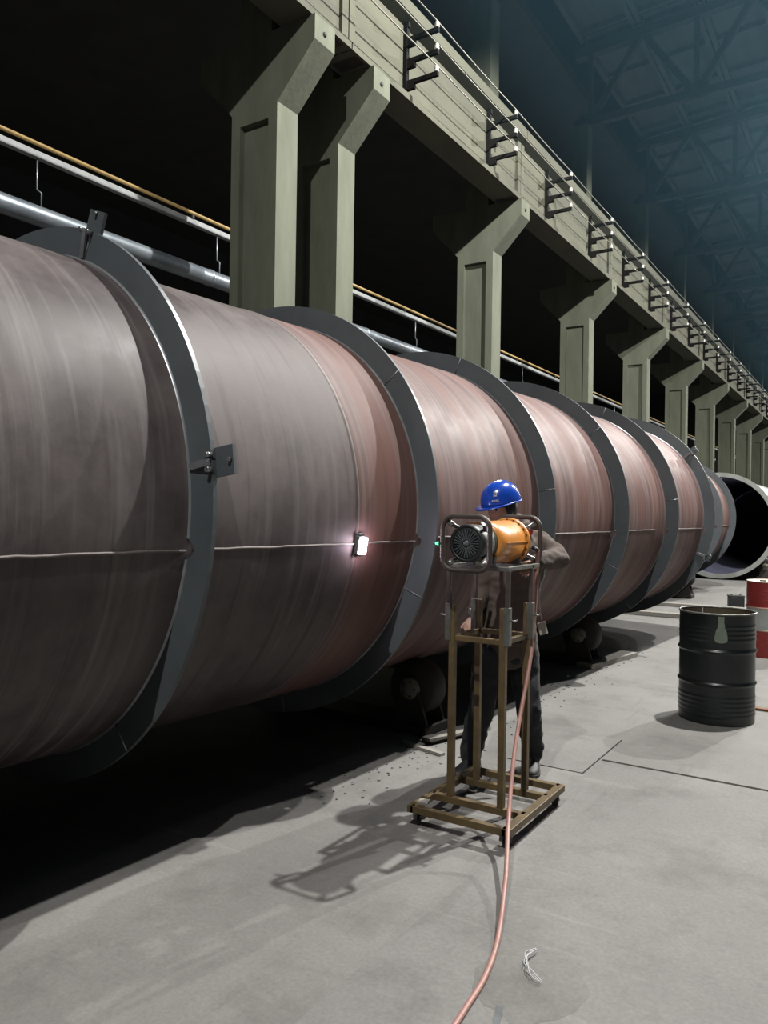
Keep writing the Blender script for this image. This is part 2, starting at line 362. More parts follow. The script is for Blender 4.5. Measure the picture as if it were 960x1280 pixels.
# ------------------------------------------------------------------ roof trusses
def truss(y, i):
    t = thing('roof_truss', 'dark roof truss crossing the hall, %s counted from the camera' % ORD[i], 'truss', (-7.06, y, 12.2), 0, 'roof trusses')
    zb = 12.3; X0 = -6.78; P = 2.72
    def mem(name, a, b_, s=.16): MB().bar((a[0] + 7.06, 0, a[1] - 12.2), (b_[0] + 7.06, 0, b_[1] - 12.2), s, s, (0, 1, 0)).build(name, M['truss'], t)
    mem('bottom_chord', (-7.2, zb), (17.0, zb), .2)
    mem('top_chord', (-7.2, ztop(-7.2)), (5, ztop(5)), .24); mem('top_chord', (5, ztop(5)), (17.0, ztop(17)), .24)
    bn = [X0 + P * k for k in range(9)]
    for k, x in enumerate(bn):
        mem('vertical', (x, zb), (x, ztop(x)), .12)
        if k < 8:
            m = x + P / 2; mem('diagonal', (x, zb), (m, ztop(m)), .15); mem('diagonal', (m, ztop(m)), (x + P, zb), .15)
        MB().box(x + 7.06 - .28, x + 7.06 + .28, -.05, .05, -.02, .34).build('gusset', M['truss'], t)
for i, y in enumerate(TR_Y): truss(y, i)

# ------------------------------------------------------------------ lamps
def lamp(x, y, watts, i):
    t = thing('high_bay_lamp', 'high bay lamp hanging under the roof, %s from the camera end, outside the picture' % ORD[i], 'lamp', (x, y, LAMP_Z), 0, 'high bay lamps')
    MB().lathe([(.04, .42), (.09, .40), (.10, .22), (.27, .0), (.285, 0), (.115, .24), (.10, .43), (0, .44)], n=24).build('housing', M['lampshade'], t)
    MB().tube([(0, 0, .42), (0, 0, 2.9)], .015, 6).build('hanger', M['lampshade'], t)
    MB().lathe([(0, .08), (.05, .07), (.07, .12), (.05, .19), (0, .2)], n=16).build('bulb', M['lampglass'], t)
    l = bpy.data.lights.new('lamp_light', 'SPOT'); l.energy = watts; l.color = LAMP_COL; l.spot_size = math.radians(172); l.spot_blend = .25; l.shadow_soft_size = .10
    lo = bpy.data.objects.new('lamp_light', l); C.objects.link(lo); lo.parent = t; lo.location = (0, 0, -.03)
for i, (x, y, wt) in enumerate(LAMPS): lamp(x, y, wt, i)

# ------------------------------------------------------------------ services behind the columns
XS = -8.6
sv = thing('service_pipes', 'thin white pipe with a yellow pipe on top running behind the columns', 'pipe', (XS, 20, 5.81))
MB().box(-.05, .05, -20, 50, -.01, .075).build('white_pipe', M['whitep'], sv, .02)
MB().tube([(.045, -20, .150), (.045, 50, .150)], .026, 8).build('yellow_pipe', M['yellowp'], sv)
for y in range(-18, 46, 3):
    MB().box(-.02, .07, y - .02, y + .02, .07, .13).build('saddle', M['rolleriron'], sv)
for y in range(-18, 46, 3):
    yy = y + .55
    MB().tube([(0, yy, 0), (0, yy, -.38), (0, yy + .06, -.40), (0, yy + .06, -.57)], .010, 6).build('hanger_rod', M['galv'], sv)
dk = thing('round_duct', 'large galvanised round duct hanging behind the columns', 'duct', (XS, 20, 5.12))
for q in range(12):
    MB().lathe([(.118, -20 + q * 4.2), (.118, -20 + q * 4.2 + 4.19)], axis='Y', n=24).build('duct_section', M['galv'], dk)
    MB().lathe([(.118, -20 + q * 4.2 - .03), (.128, -20 + q * 4.2 - .02), (.128, -20 + q * 4.2 + .02), (.118, -20 + q * 4.2 + .03)], axis='Y', n=24).build('duct_joint', M['galv'], dk)

# ------------------------------------------------------------------ the big pipe
PD, PZ, RI, RO = 3.75, 1.618, 1.2375, 1.377
PROT = math.radians(-2.91)
def pw(X, y, z): return Vector((X * math.cos(PROT) - y * math.sin(PROT), X * math.sin(PROT) + y * math.cos(PROT), z))
def ring_piece(y, a0, a1, notch=None, t=.022, ri=RI, ro=RO):
    """flat bar segment between angles a0..a1 (degrees), notch: angle of a mouse hole at the inner edge"""
    out = []; inn = []; n = max(4, int(abs(a1 - a0) / 3))
    for i in range(n + 1):
        a = math.radians(a0 + (a1 - a0) * i / n); out.append((ro * math.cos(a), ro * math.sin(a)))
    angs = [a0 + (a1 - a0) * i / n for i in range(n + 1)]
    for a in angs:
        if notch is not None and abs(a - notch) < 2.2: continue
        inn.append((a, ri - .002))
    if notch is not None:
        for q in range(9):
            th = PI * q / 8; inn.append((notch + 1.7 * math.cos(th), ri - .002 + .042 * math.sin(th)))
    inn.sort()
    poly_i = [(r * math.cos(math.radians(a)), r * math.sin(math.radians(a))) for a, r in inn]
    # triangulated strip between inner and outer polylines
    bm = bmesh.new()
    f_ = bm.faces.new([bm.verts.new((x, -t / 2, z)) for x, z in out + poly_i[::-1]])
    r = bmesh.ops.extrude_face_region(bm, geom=[f_]); bmesh.ops.translate(bm, verts=[g for g in r['geom'] if isinstance(g, bmesh.types.BMVert)], vec=(0, t, 0))
    bmesh.ops.recalc_face_normals(bm, faces=bm.faces); bmesh.ops.translate(bm, verts=bm.verts, vec=(0, y, 0))
    me = bpy.data.meshes.new('ring_plate'); bm.to_mesh(me); bm.free(); return me
def shell(parent, y0, y1, ri, name='shell', m='pipe', wall=.02):
    b = MB(); ny = max(2, int((y1 - y0) / .5))
    b.lathe([(ri, y0 + (y1 - y0) * i / ny) for i in range(ny + 1)], axis='Y', n=128)
    o = b.build(name, M[m], parent)
    MB().lathe([(ri, y1), (ri - wall, y1), (ri - wall, y0), (ri, y0)], axis='Y', n=96).build('inner_wall', M['inside'], parent); return o
RY = [2.143 + 1.7195 * i for i in range(6)]
P1 = thing('steel_pipe', 'huge rusty brown steel pipe with flat grey stiffening rings on rollers', 'pipe', pw(-PD, 0, PZ), PROT)
shell(P1, -5.0, 11.35, RI)
NOTCH = -8.3
def ring(parent, y, i, notch=True):
    base = 7.9 if i % 2 == 0 else 38.0
    for k in range(6):
        a0 = base + 60 * k + .12; a1 = a0 + 60 - .24; a0 -= 120; a1 -= 120
        nt = NOTCH if notch and a0 < NOTCH < a1 else None
        link(ring_piece(y, a0, a1, nt), 'ring_plate', M['ringsteel'], parent)
    for k in range(6):
        a = math.radians(base + 60 * k); c, s = math.cos(a), math.sin(a)
        MB().tube([((RI + .005) * c, y - .012, (RI + .005) * s), ((RO - .002) * c, y - .012, (RO - .002) * s)], .0045, 5).build('butt_weld', M['ringcut'], parent)
    # fillet weld at the foot of the ring
    MB().lathe([(RI, y - .019), (RI + .008, y - .0112), (RI + .008, y + .0112), (RI, y + .019)], axis='Y', n=128, a0=math.radians(NOTCH + 2), a1=math.radians(NOTCH + 358)).build('fillet_weld', M['ringcut'], parent)
for i, y in enumerate([RY[0] - 1.7195] + RY): ring(P1, y, i + 1)
# longitudinal weld seams between the rings
segs = [(-5, RY[0] - .02), (RY[0] + .02, 3.30), (3.30, RY[1] - .02), (RY[1] + .02, RY[2] - .02), (RY[2] + .02, RY[3] - .02), (RY[3] + .02, 8.62), (RY[4] + .02, RY[5])]
offs = [-8.6, -8.6, -8.5, -7.6, -7.6, -7.3, -7.2]
for (a, b_), o in zip(segs, offs):
    q = math.radians(o); n = max(4, int((b_ - a) / .06)); c, s = math.cos(q), math.sin(q)
    pts = [((RI + .002 + random.uniform(-.001, .001)) * c, a + (b_ - a) * k / n, (RI + .002) * s + random.uniform(-.002, .002)) for k in range(n + 1)]
    MB().tube(pts, .0065, 8).build('weld_seam', M['weld'], P1)
for y in (3.27,):
    MB().lathe([(RI, y - .014), (RI + .005, y - .006), (RI + .005, y + .006), (RI, y + .014)], axis='Y', n=128).build('girth_weld', M['weld'], P1)
# lugs bolted across ring joints
def lug(parent, y, ang, w_=.12, h_=.13, hole=False):
    a = math.radians(ang); rad = Vector((math.cos(a), 0, math.sin(a))); tan = Vector((-math.sin(a), 0, math.cos(a)))
    b = MB(); p0 = rad * (RO - .03) + Vector((0, y + .02, 0)); b.bar(p0, p0 + rad * h_, .016, w_, tuple(tan))
    lo = b.build('joint_lug', M['ringsteel'], parent)
    for s in (-.03, .03):
        q = rad * (RO - .005) + tan * s + Vector((0, y - .01, 0))
        MB().tube([q, q + Vector((0, -.03, 0))], .012, 8).build('bolt', M['chrome'], lo)
    q = rad * (RO + h_ - .045) + Vector((0, y + .01, 0)); MB().tube([q, q + Vector((0, -.012, 0))], .009, 8).build('bolt', M['chrome'], lo)
    r_ = rad * (RI + .01) + Vector((0, y - .012, 0)) ; MB().bar(r_, rad * (RO) + Vector((0, y - .03, 0)), .03, .012, (0, 1, 0)).build('joint_rib', M['ringcut'], lo)
lug(P1, RY[0], 69); lug(P1, RY[0], 7.4); lug(P1, RY[5], 38.5, .10, .10); lug(P1, RY[5], -22.6, .09, .09)

# second pipe and the open far section
P2 = thing('steel_pipe', 'short ringed pipe section beyond the end of the huge pipe', 'pipe', (-4.1, 0, 1.6))
shell(P2, 15.0, 19.0, RI)
for i, y in enumerate((15.4, 17.1, 18.8)): ring(P2, y, i)
for a, b_ in ((17.12, 18.78),):
    q = math.radians(-7.5); MB().tube([(RI * math.cos(q), a, RI * math.sin(q)), (RI * math.cos(q), b_, RI * math.sin(q))], .01, 8).build('weld_seam', M['weld'], P2)
P3 = thing('open_pipe', 'open pipe end with a pale rim and dark inside, farthest at the right', 'pipe', (-3.56, 0, 1.41), 0)
shell(P3, 21.7, 31.0, 1.29, 'shell', 'ringsteel')
link(ring_piece(21.7, 0.2, 119.8, None, .03, 1.27, 1.38), 'rim_plate', M['rim'], P3)
link(ring_piece(21.7, 120.2, 239.8, None, .03, 1.27, 1.38), 'rim_plate', M['rim'], P3)
link(ring_piece(21.7, 240.2, 359.8, None, .03, 1.27, 1.38), 'rim_plate', M['rim'], P3)
MB().lathe([(0, 30.9), (1.28, 30.9)], axis='Y', n=64).build('end_plate', M['inside'], P3)

# ------------------------------------------------------------------ roller stands carrying the pipes
def roller_stand(loc, rz, dx, label, rw=.20, zc=.42):
    t = thing('roller_stand', label, 'roller', loc, rz, 'roller stands under the pipes')
    MB().box(-dx - .17, dx + .17, -.17, .17, .0, .07).build('base_beam', M['rolleriron'], t, .008)
    for s in (-1, 1):
        wl = MB().lathe([(0, -.09), (rw - .02, -.09), (rw, -.07), (rw, .07), (rw - .02, .09), (0, .09)], o=(s * dx, 0, zc), axis='Y', n=32).build('wheel', M['rolleriron'], t)
        MB().lathe([(0, -.135), (.075, -.13), (.085, -.115), (.085, -.1), (.03, -.09)], o=(s * dx, 0, zc), axis='Y', n=20).build('hub', M['rollerhub'], wl)
        for k in range(5):
            a = 2 * PI * k / 5; p = Vector((s * dx + .055 * math.cos(a), -.128, zc + .055 * math.sin(a)))
            MB().tube([p, p + Vector((0, -.012, 0))], .009, 6).build('hub_bolt', M['rolleriron'], wl)
        for yy in (-.115, .115):
            MB().prism([(s * dx - .16, .07), (s * dx + .16, .07), (s * dx + .06, zc + .05), (s * dx - .06, zc + .05)], yy - .012, yy + .012).build('bearing_plate', M['rolleriron'], t)
    return t
for y, lab in ((1.2, 'roller stand under the near end of the huge pipe, in deep shade'), (4.84, 'dark roller stand under the pipe left of the operator'), (8.10, 'roller stand with a pale hub right of the operator under the pipe')):
    roller_stand(pw(-PD, y, 0), PROT, .62, lab, .2, .32)
roller_stand((-4.1, 16.3, 0), 0, .80, 'roller stand under the short pipe section beyond', .2, .405)
roller_stand((-3.56, 22.3, 0), 0, 1.06, 'roller stand with a wheel in front of the open pipe end', .2, .36)

# rails lying across the floor under the pipes
for k, (y, z, lab) in enumerate(((12.95, .07, 'long pale flat beam on the floor below the end of the huge pipe'), (14.6, .06, 'long pale flat beam on the floor, the farther one'))):
    tag(MB().box(-6.2, -1.2, y - .09, y + .09, .001, z).build('floor_beam', M['wood'], None, .006), lab, 'beam', 'flat beams across the floor')

# ------------------------------------------------------------------ bright lamp at the weld
q = math.radians(-8.8); c, s = math.cos(q), math.sin(q)
Lp = thing('marker_lamp', 'small glowing square lamp stuck on the pipe at the weld seam', 'lamp', pw(-PD + RI * c, 3.29, PZ + RI * s), PROT)
n_ = Vector((c, 0, s)); tn = Vector((-s, 0, c))
MB().bar(n_ * .001, n_ * .03, .062, .10, tuple(tn)).build('housing', M['grey'], Lp, .004)
MB().bar(n_ * .031, n_ * .045, .052, .088, tuple(tn)).build('lens', M['led'], Lp, .004)
MB().bar(n_ * .004 + tn * .050, n_ * .012 + tn * .062, .03, .006).build('magnet', M['ringcut'], Lp)

# ------------------------------------------------------------------ wheeled stand
ST = thing('wheeled_stand', 'tall rusty yellow tube stand on four castors carrying the orange machine', 'stand', (-1.74, 3.78, 0))
def S(x, y, z): return Vector((x + 1.74, y - 3.78, z))
bx0, bx1, by0, by1 = -2.0, -1.475, 3.42, 4.14
W_ = .036
def sbar(name, a, b_, w1=W_, h1=W_, m='brass', par=ST): return MB().bar(S(*a), S(*b_), w1, h1).build(name, M[m], par, .003)
zb = .095
sbar('base_rail', (bx0, by0, zb), (bx1, by0, zb)); sbar('base_rail', (bx0, by1, zb), (bx1, by1, zb))
sbar('base_rail', (bx0, by0 - .018, zb), (bx0, by1 + .018, zb)); sbar('base_rail', (bx1, by0 - .018, zb), (bx1, by1 + .018, zb), .046)
sbar('base_rail', (bx0, 3.645, zb), (bx1, 3.645, zb)); sbar('base_rail', (bx0, 3.955, zb), (bx1, 3.955, zb))
PX = (-1.895, -1.607); PY = (3.645, 3.955)
MID = .965; TOPZ = 1.315
for x in PX:
    for y in PY:
        sbar('post', (x, y, zb + .018), (x, y, MID + .16), .034, .034)
        dx = .012 if x > -1.7 else -.012
        sl = sbar('sleeve', (x + dx * 1.9, y - .004, MID - .03), (x + dx * 1.9, y - .004, MID + .165), .034, .034, 'zinc')
        sbar('inner_post', (x + dx * 1.9, y - .004, MID + .16), (x + dx * 1.9, y - .004, TOPZ), .022, .022, 'handle')
        sgn = 1 if x > -1.7 else -1
        p = S(x + dx * 1.9 + sgn * .017, y - .004, MID + .10)
        sc_ = MB().tube([p, p + Vector((sgn * .03, 0, 0))], .005, 6).build('clamp_screw', M['chrome'], sl)
        MB().bar(p + Vector((sgn * .03, -.014, 0)), p + Vector((sgn * .03, .014, .006)), .005, .005).build('screw_handle', M['chrome'], sl)
for y in PY: sbar('middle_rail', (PX[0] + .017, y, MID - .015), (PX[1] - .017, y, MID - .015), .028, .028)
for x in PX: sbar('middle_rail', (x, PY[0] + .017, MID - .015), (x, PY[1] - .017, MID - .015), .028, .028)
xa, xb = PX[0] - .022, PX[1] + .022
for y in (PY[0] - .004, PY[1] - .004): sbar('top_rail', (xa - .011, y, TOPZ + .009), (xb + .011, y, TOPZ + .009), .026, .022, 'zinc')
for x in (xa, xb): sbar('top_rail', (x, PY[0], TOPZ + .011), (x, PY[1] + .09, TOPZ + .011), .022, .022, 'zinc')
MB().bar(S(bx0 + .005, by0 + .06, zb + .019), S(bx0 + .06, by0 + .07, zb + .019), .06, .012).build('wood_shim', M['wood'], ST)
for x, y, a in ((bx0 + .01, by0 + .06, .5), (bx1 - .03, by0 + .06, .2), (bx1 - .03, by1 - .02, .9), (bx0 + .03, by1 - .04, -.4)):
    cs = MB().box(-.028, .028, -.028, .028, .068, .0775).build('castor_plate', M['rolleriron'], ST); cs.location = S(x, y, 0)
    f_ = MB(); off = Vector((.016 * math.sin(a), -.016 * math.cos(a), 0)); d = Vector((math.cos(a), math.sin(a), 0))
    for e in (-1, 1): f_.bar(d * .016 * e + Vector((0, 0, .07)), d * .016 * e + off + Vector((0, 0, .026)), .004, .03, tuple(d))
    f_.build('castor_fork', M['chrome'], cs)
    b = MB().lathe([(0, -.011), (.022, -.011), (.028, -.007), (.028, .007), (.022, .011), (0, .011)], axis='X', n=20)
    wl = b.build('castor_wheel', M['rubber'], cs); wl.location = off + Vector((0, 0, .028)); wl.rotation_euler = (0, 0, a)

# ------------------------------------------------------------------ machine on the stand
MX, MZ = -1.735, 1.455
XR_ = thing('xray_machine', 'orange and black portable inspection machine with tube handle frames on the stand', 'machine', (MX, 3.78, TOPZ + .02))
def Q(x, y, z): return Vector((x, y - 3.78, z - TOPZ - .02 + 0))
def rrect(cx, cz, wx, wz, r, y, n=6):
    pts = []
    for sx_, sz_, a in ((1, 1, 0), (-1, 1, PI / 2), (-1, -1, PI), (1, -1, 1.5 * PI)):
        for k in range(n + 1):
            t = a + PI / 2 * k / n; pts.append(Q(cx + sx_ * (wx / 2 - r) + r * math.cos(t), y, cz + sz_ * (wz / 2 - r) + r * math.sin(t)))
    return pts
fr = MB().tube(rrect(0, MZ, .262, .268, .062, 3.46), .0125, 10, True).build('handle_frame', M['handle'], XR_)
rr = MB().tube(rrect(0, MZ, .262, .268, .062, 4.12), .0125, 10, True).build('handle_frame', M['handle'], XR_)
def lat(name, prof, m, n=40, par=XR_): return MB().lathe(prof, o=(0, -3.78, MZ - TOPZ - .02), axis='Y', n=n).build(name, M[m], par)
fan = lat('fan_housing', [(0, 3.475), (.055, 3.468), (.086, 3.468), (.094, 3.478), (.096, 3.49), (.096, 3.54), (.09, 3.55), (0, 3.55)], 'fan')
lat('fan_hub', [(0, 3.460), (.014, 3.460), (.018, 3.470), (0, 3.475)], 'fanrib', 16, fan)
for k in range(26):
    a = 2 * PI * k / 26; c, s = math.cos(a), math.sin(a)
    MB().bar(Q(.020 * c, 3.464, MZ + .020 * s), Q(.070 * c, 3.4635, MZ + .070 * s), .0032, .004, (0, 1, 0)).build('grille_rib', M['fanrib'], fan)
lat('fan_rim', [(.080, 3.466), (.086, 3.462), (.094, 3.466), (.095, 3.475)], 'fan', 40, fan)
lat('cowl', [(.0, 3.545), (.085, 3.545), (.094, 3.56), (.094, 3.60), (.0, 3.60)], 'grey')
lat('neck', [(.0, 3.595), (.088, 3.60), (.088, 3.655), (.0, 3.655)], 'green')
lat('tube_body', [(0, 3.652), (.096, 3.652), (.106, 3.662), (.112, 3.69), (.116, 3.96), (.0, 3.965)], 'orange', 48)
fg = lat('flange', [(.10, 3.962), (.126, 3.962), (.129, 3.966), (.129, 3.986), (.126, 3.99), (.0, 3.99)], 'orange', 48)
for k in range(20):
    a = 2 * PI * k / 20; c, s = math.cos(a), math.sin(a); p = Q(.1215 * c, 3.962, MZ + .1215 * s)
    MB().tube([p, p + Vector((0, -.006, 0))], .0042, 6).build('flange_bolt', M['bolt'], fg)
MB().box(.060, .119, 3.70 - 3.78, 3.955 - 3.78, MZ - TOPZ - .022, MZ - TOPZ - .016).build('body_seam', M['orange'], XR_, .001)
lat('end_cap', [(0, 3.985), (.092, 3.985), (.092, 4.08), (.08, 4.10), (0, 4.10)], 'redp')
lat('window_cap', [(0, 4.095), (.05, 4.095), (.05, 4.118), (.0, 4.118)], 'grey')
for (y, ye) in ((3.46, 3.555), (4.12, 4.03)):
    for sx_ in (-1, 1):
        for sz_ in (-1, 1):
            a = Q(sx_ * .098, y, MZ + sz_ * .105); e = Q(sx_ * .062, ye, MZ + sz_ * .062)
            MB().tube([a, a.lerp(e, .25), a.lerp(e, .3), e], [.013, .016, .011, .010], 10).build('handle_clamp', M['chrome'], XR_)
ind = MB().tube([Q(-.131, 3.46, MZ - .004), Q(-.152, 3.455, MZ - .004)], .008, 10).build('indicator_stem', M['fan'], XR_)
MB().tube([Q(-.150, 3.452, MZ - .004), Q(-.166, 3.450, MZ - .004)], [.0085, .0065], 10).build('indicator_light', M['greenled'], XR_)
MB().tube([Q(-.164, 3.451, MZ - .004), Q(-.18, 3.449, MZ - .004)], .007, 10).build('indicator_cap', M['fan'], XR_)
for x in (-.06, .06):   # feet resting on the top rails
    for y in (3.64, 3.95):
        MB().box(x - .02, x + .02, y - 3.78 - .012, y - 3.78 + .012, .0015, .05).build('foot', M['grey'], XR_)
MB().box(-.055, .02, -.20, -.02, .10 + .126 - .01, .10 + .137 - .01).build('top_bracket', M['bolt'], XR_)
MB().tube([Q(.115, 4.05, MZ - .03), Q(.15, 4.05, MZ - .05)], .012, 8).build('cable_gland', M['fan'], XR_)

# hose hanging from the machine across the floor
hp = [Q(.145, 4.05, MZ - .048) + XR_.location, at(671, 712, 4.32), at(668, 770, 4.27), at(662, 830, 4.17), at(651, 890, 4.05), at(642, 950, 3.86), at(636, 1020, 3.62), at(633, 1085, 3.30),
      Vector((-1.29, 2.98, .075)), Vector((-1.185, 2.68, .020)), Vector((-1.125, 2.44, .013)), Vector((-1.10, 2.22, .013)), Vector((-1.06, 1.9, .013)), Vector((-.9, 1.3, .013)), Vector((-.4, .6, .013))]
def cat(P, n=8):
    out = []
    for i in range(len(P) - 1):
        a, b_, c, d = P[max(i - 1, 0)], P[i], P[i + 1], P[min(i + 2, len(P) - 1)]
        for k in range(n):
            t = k / n; out.append(.5 * ((2 * b_) + (c - a) * t + (2 * a - 5 * b_ + 4 * c - d) * t * t + (3 * b_ - a - 3 * c + d) * t ** 3))
    return out + [P[-1]]
tag(MB().tube(cat(hp), .0105, 10).build('rubber_hose', M['hose']), 'long pink rubber hose hanging from the machine and trailing over the floor', 'hose')

# ------------------------------------------------------------------ drums
def drum(name, x, y, r, h, label, kind):
    t = thing(name, label, 'drum', (x, y, 0), 0, 'steel drums')
    def prof(z0, z1, hoops, ribs):
        p = []; n = int((z1 - z0) / .006)
        for i in range(n + 1):
            z = z0 + (z1 - z0) * i / n; rr_ = r
            for hz in hoops: rr_ += .012 * math.exp(-((z - hz) / .011) ** 2)
            for hz in ribs: rr_ += .0035 * math.exp(-((z - hz) / .010) ** 2)
            p.append((rr_, z))
        return p
    hoops = (h * .36, h * .655); ribs = [h * q for q in (.08, .12, .16, .20, .24, .76, .80, .84, .88)]
    if kind == 'black':
        MB().lathe([(0, .012), (r - .01, .012), (r, 0.0)] + prof(.004, h - .01, hoops, ribs), n=72).build('body', M['drumblack'], t)
        MB().lathe([(r - .004, h - .01), (r - .004, .014), (0, .014)], n=48).build('inside', M['drumrust'], t)
        MB().lathe([(r + .008 * math.cos(a), h - .008 + .008 * math.sin(a)) for a in [2 * PI * k / 8 for k in range(9)]], n=72).build('rim', M['zinc'], t)
        sv_ = MB(); vs = []; fs = []
        outl = [(-.0, .0), (.045, .0), (.047, -.04), (.055, -.075), (.058, -.10), (.078, -.125), (.092, -.16), (.10, -.20), (.095, -.235), (.07, -.25)]
        th0 = math.atan2(-y, -x) + .10; dr = r + .0065
        for wdt, dz in [(.020, 0), (.021, -.03), (.019, -.05), (.026, -.075), (.024, -.09), (.036, -.11), (.040, -.135), (.046, -.17), (.045, -.195), (.034, -.21), (.012, -.216)]:
            for q in range(5):
                a = th0 + (q / 4 - .5) * 2 * wdt / r; vs.append((dr * math.cos(a), dr * math.sin(a), h - .02 + dz * .95))
        for i in range(10):
            for q in range(4): fs.append((i * 5 + q, i * 5 + q + 1, i * 5 + q + 6, i * 5 + q + 5))
        sv_.add(vs, fs, True).build('paint_stain', M['drumstain'], t)
        MB().box(-.012, .012, -.0025, .0025, 0, .10).build('paper_strip', M['white'], t).location = (-.5 * r - .02, .86 * r - .012, h - .115)
    else:
        MB().lathe([(0, .012), (r - .01, .012), (r, 0)] + prof(.004, hoops[0], hoops, ribs), n=64).build('lower_band', M['drumred'], t)
        MB().lathe(prof(hoops[0], hoops[1], hoops, ()), n=64).build('middle_band', M['drumwhite'], t)
        MB().lathe(prof(hoops[1], h - .006, hoops, ribs), n=64).build('upper_band', M['drumred'], t)
        for hz in hoops: MB().lathe([(r + .010, hz - .008), (r + .014, hz), (r + .010, hz + .008)], n=64).build('hoop', M['drumlid'], t)
        MB().lathe([(r - .002, h - .006), (r + .004, h - .004), (r + .004, h + .004), (r - .012, h + .004), (r - .016, h - .012), (0, h - .012)], n=64).build('lid', M['drumlid'], t)
        MB().lathe([(0, 0), (.035, 0), (.035, .014), (0, .014)], o=(-.12, .08, h - .012), n=16).build('bung', M['rolleriron'], t)
drum('oil_drum', -1.095, 6.68, .282, .865, 'open black steel drum with a pale drip stain on its side', 'black')
drum('oil_drum', -1.05, 10.12, .285, .87, 'red and white banded closed steel drum behind the black one', 'red')

# ------------------------------------------------------------------ small things on the floor
bb = thing('battery_box', 'small black box on the floor left of the red drum', 'box', (-2.17, 15.1, 0), .3)
MB().box(-.13, .13, -.09, .09, .001, .20).build('body', M['fan'], bb, .01); MB().box(-.135, .135, -.095, .095, .20, .225).build('lid', M['rubber'], bb, .005)
MB().box(-.09, -.06, -.03, .03, .225, .245).build('terminal', M['chrome'], bb); MB().box(.06, .09, -.03, .03, .225, .245).build('terminal', M['chrome'], bb)
def plank(name, a, b_, wd, th, label, m='wood', z=0, group=None):
    a = Vector(a); b_ = Vector(b_); d = (b_ - a); L_ = d.length; n = 8; vs = []; fs = []
    for i in range(n + 1):
        t = i / n - .5; w1 = wd / 2 * (1 + .12 * noise.noise((t * 4, a.x * 7, 1))); w2 = wd / 2 * (1 + .12 * noise.noise((t * 4, a.x * 7, 5)))
        zz = .004 * noise.noise((t * 3, a.y * 5, 2))
        vs += [(t * L_, -w1, .001), (t * L_, w2, .001), (t * L_, w2, th + zz), (t * L_, -w1, th + zz)]
    for i in range(n):
        for q in range(4): fs.append((i * 4 + q, i * 4 + (q + 1) % 4, i * 4 + 4 + (q + 1) % 4, i * 4 + 4 + q))
    fs += [(3, 2, 1, 0), (4 * n, 4 * n + 1, 4 * n + 2, 4 * n + 3)]
    o = MB().add(vs, fs).build(name, M[m]); o.location = (a + b_) / 2 + Vector((0, 0, z)); o.rotation_euler = (0, 0, math.atan2(d.y, d.x)); return tag(o, label, 'scrap' if m != 'wood' else 'board', group)
plank('scrap_board', (-2.60, 8.02, 0), (-2.42, 9.05, 0), .20, .05, 'pale board lying by the roller with the pale hub')
plank('scrap_board', (-2.78, 4.62, 0), (-2.42, 4.53, 0), .045, .02, 'thin splintered board on the floor left of the operator, nearest the camera')
plank('scrap_board', (-2.66, 4.74, 0), (-2.52, 5.16, 0), .10, .025, 'flat wide splintered board left of the operator at the shadow edge')
plank('scrap_board', (-2.62, 4.68, 0), (-2.47, 5.10, 0), .055, .02, 'narrow board leaning over the wide splintered board', z=.027)
plank('metal_scrap', (-.93, 7.16, 0), (-.60, 7.18, 0), .07, .02, 'brown scrap strip on the floor right of the black drum', 'bolt')
plank('metal_scrap', (-1.02, 2.33, 0), (-.985, 2.215, 0), .022, .008, 'small dark metal offcut on the floor near the lower edge', 'grey')
# scuffed dirty patch around the wire scrap
sp_ = [(-.99 + .24 * math.cos(a) * (1 + .25 * noise.noise((math.cos(a) * 1.7, math.sin(a) * 1.7, 3))) * .8, 2.50 + .20 * math.sin(a) * (1 + .3 * noise.noise((math.cos(a) * 2.3, math.sin(a) * 2.3, 7)))) for a in [2 * PI * k / 48 for k in range(48)]]
MB().add([(x, y, .0046) for x, y in sp_], [list(range(48))]).build('scuff_patch', M['scuff'], fl)
# white twisted wire scrap
wp = [(-1.03, 2.68, .018), (-1.05, 2.62, .026), (-1.04, 2.585, .018), (-1.015, 2.55, .014), (-.985, 2.525, .016), (-.955, 2.52, .014)]
ws = thing('wire_scrap', 'crumpled scrap of white wire on the floor near the lower edge', 'wire', (-1.0, 2.6, 0))
for k in range(4):
    pts = [Vector(p) - Vector((1, 0, 0)) * 0 + Vector((1.0, -2.6, 0)) + Vector((random.uniform(-.008, .008), random.uniform(-.012, .012), random.uniform(0, .01))) for p in wp]
    MB().tube(cat(pts, 4), .0014, 5).build('strand', M['white'], ws)
# flakes of scale scattered at the shadow edge: uncountable
fk = MB()
for k in range(420):
    y = random.uniform(3.4, 9.6); x = -2.62 - .05 * (y - 4) * 0 + random.gauss(0, .17)
    if y < 4.1: x -= .15
    r_ = random.uniform(.003, .012); a = random.uniform(0, 6.28); n = 4
    P = [(x + r_ * math.cos(a + q * 1.57 + random.uniform(-.3, .3)), y + r_ * math.sin(a + q * 1.57), .0015) for q in range(n)]
    T = [(p[0], p[1], .003 + random.uniform(.0, .006)) for p in P]
    fk.add(P + T, [(3, 2, 1, 0), (4, 5, 6, 7)] + [(q, (q + 1) % 4, 4 + (q + 1) % 4, 4 + q) for q in range(4)])
fko = fk.build('steel_flakes', M['chip']); stuff(fko); fko['label'] = 'scattered blue grey scale flakes on the floor along the pipe shadow'; fko['category'] = 'flakes'

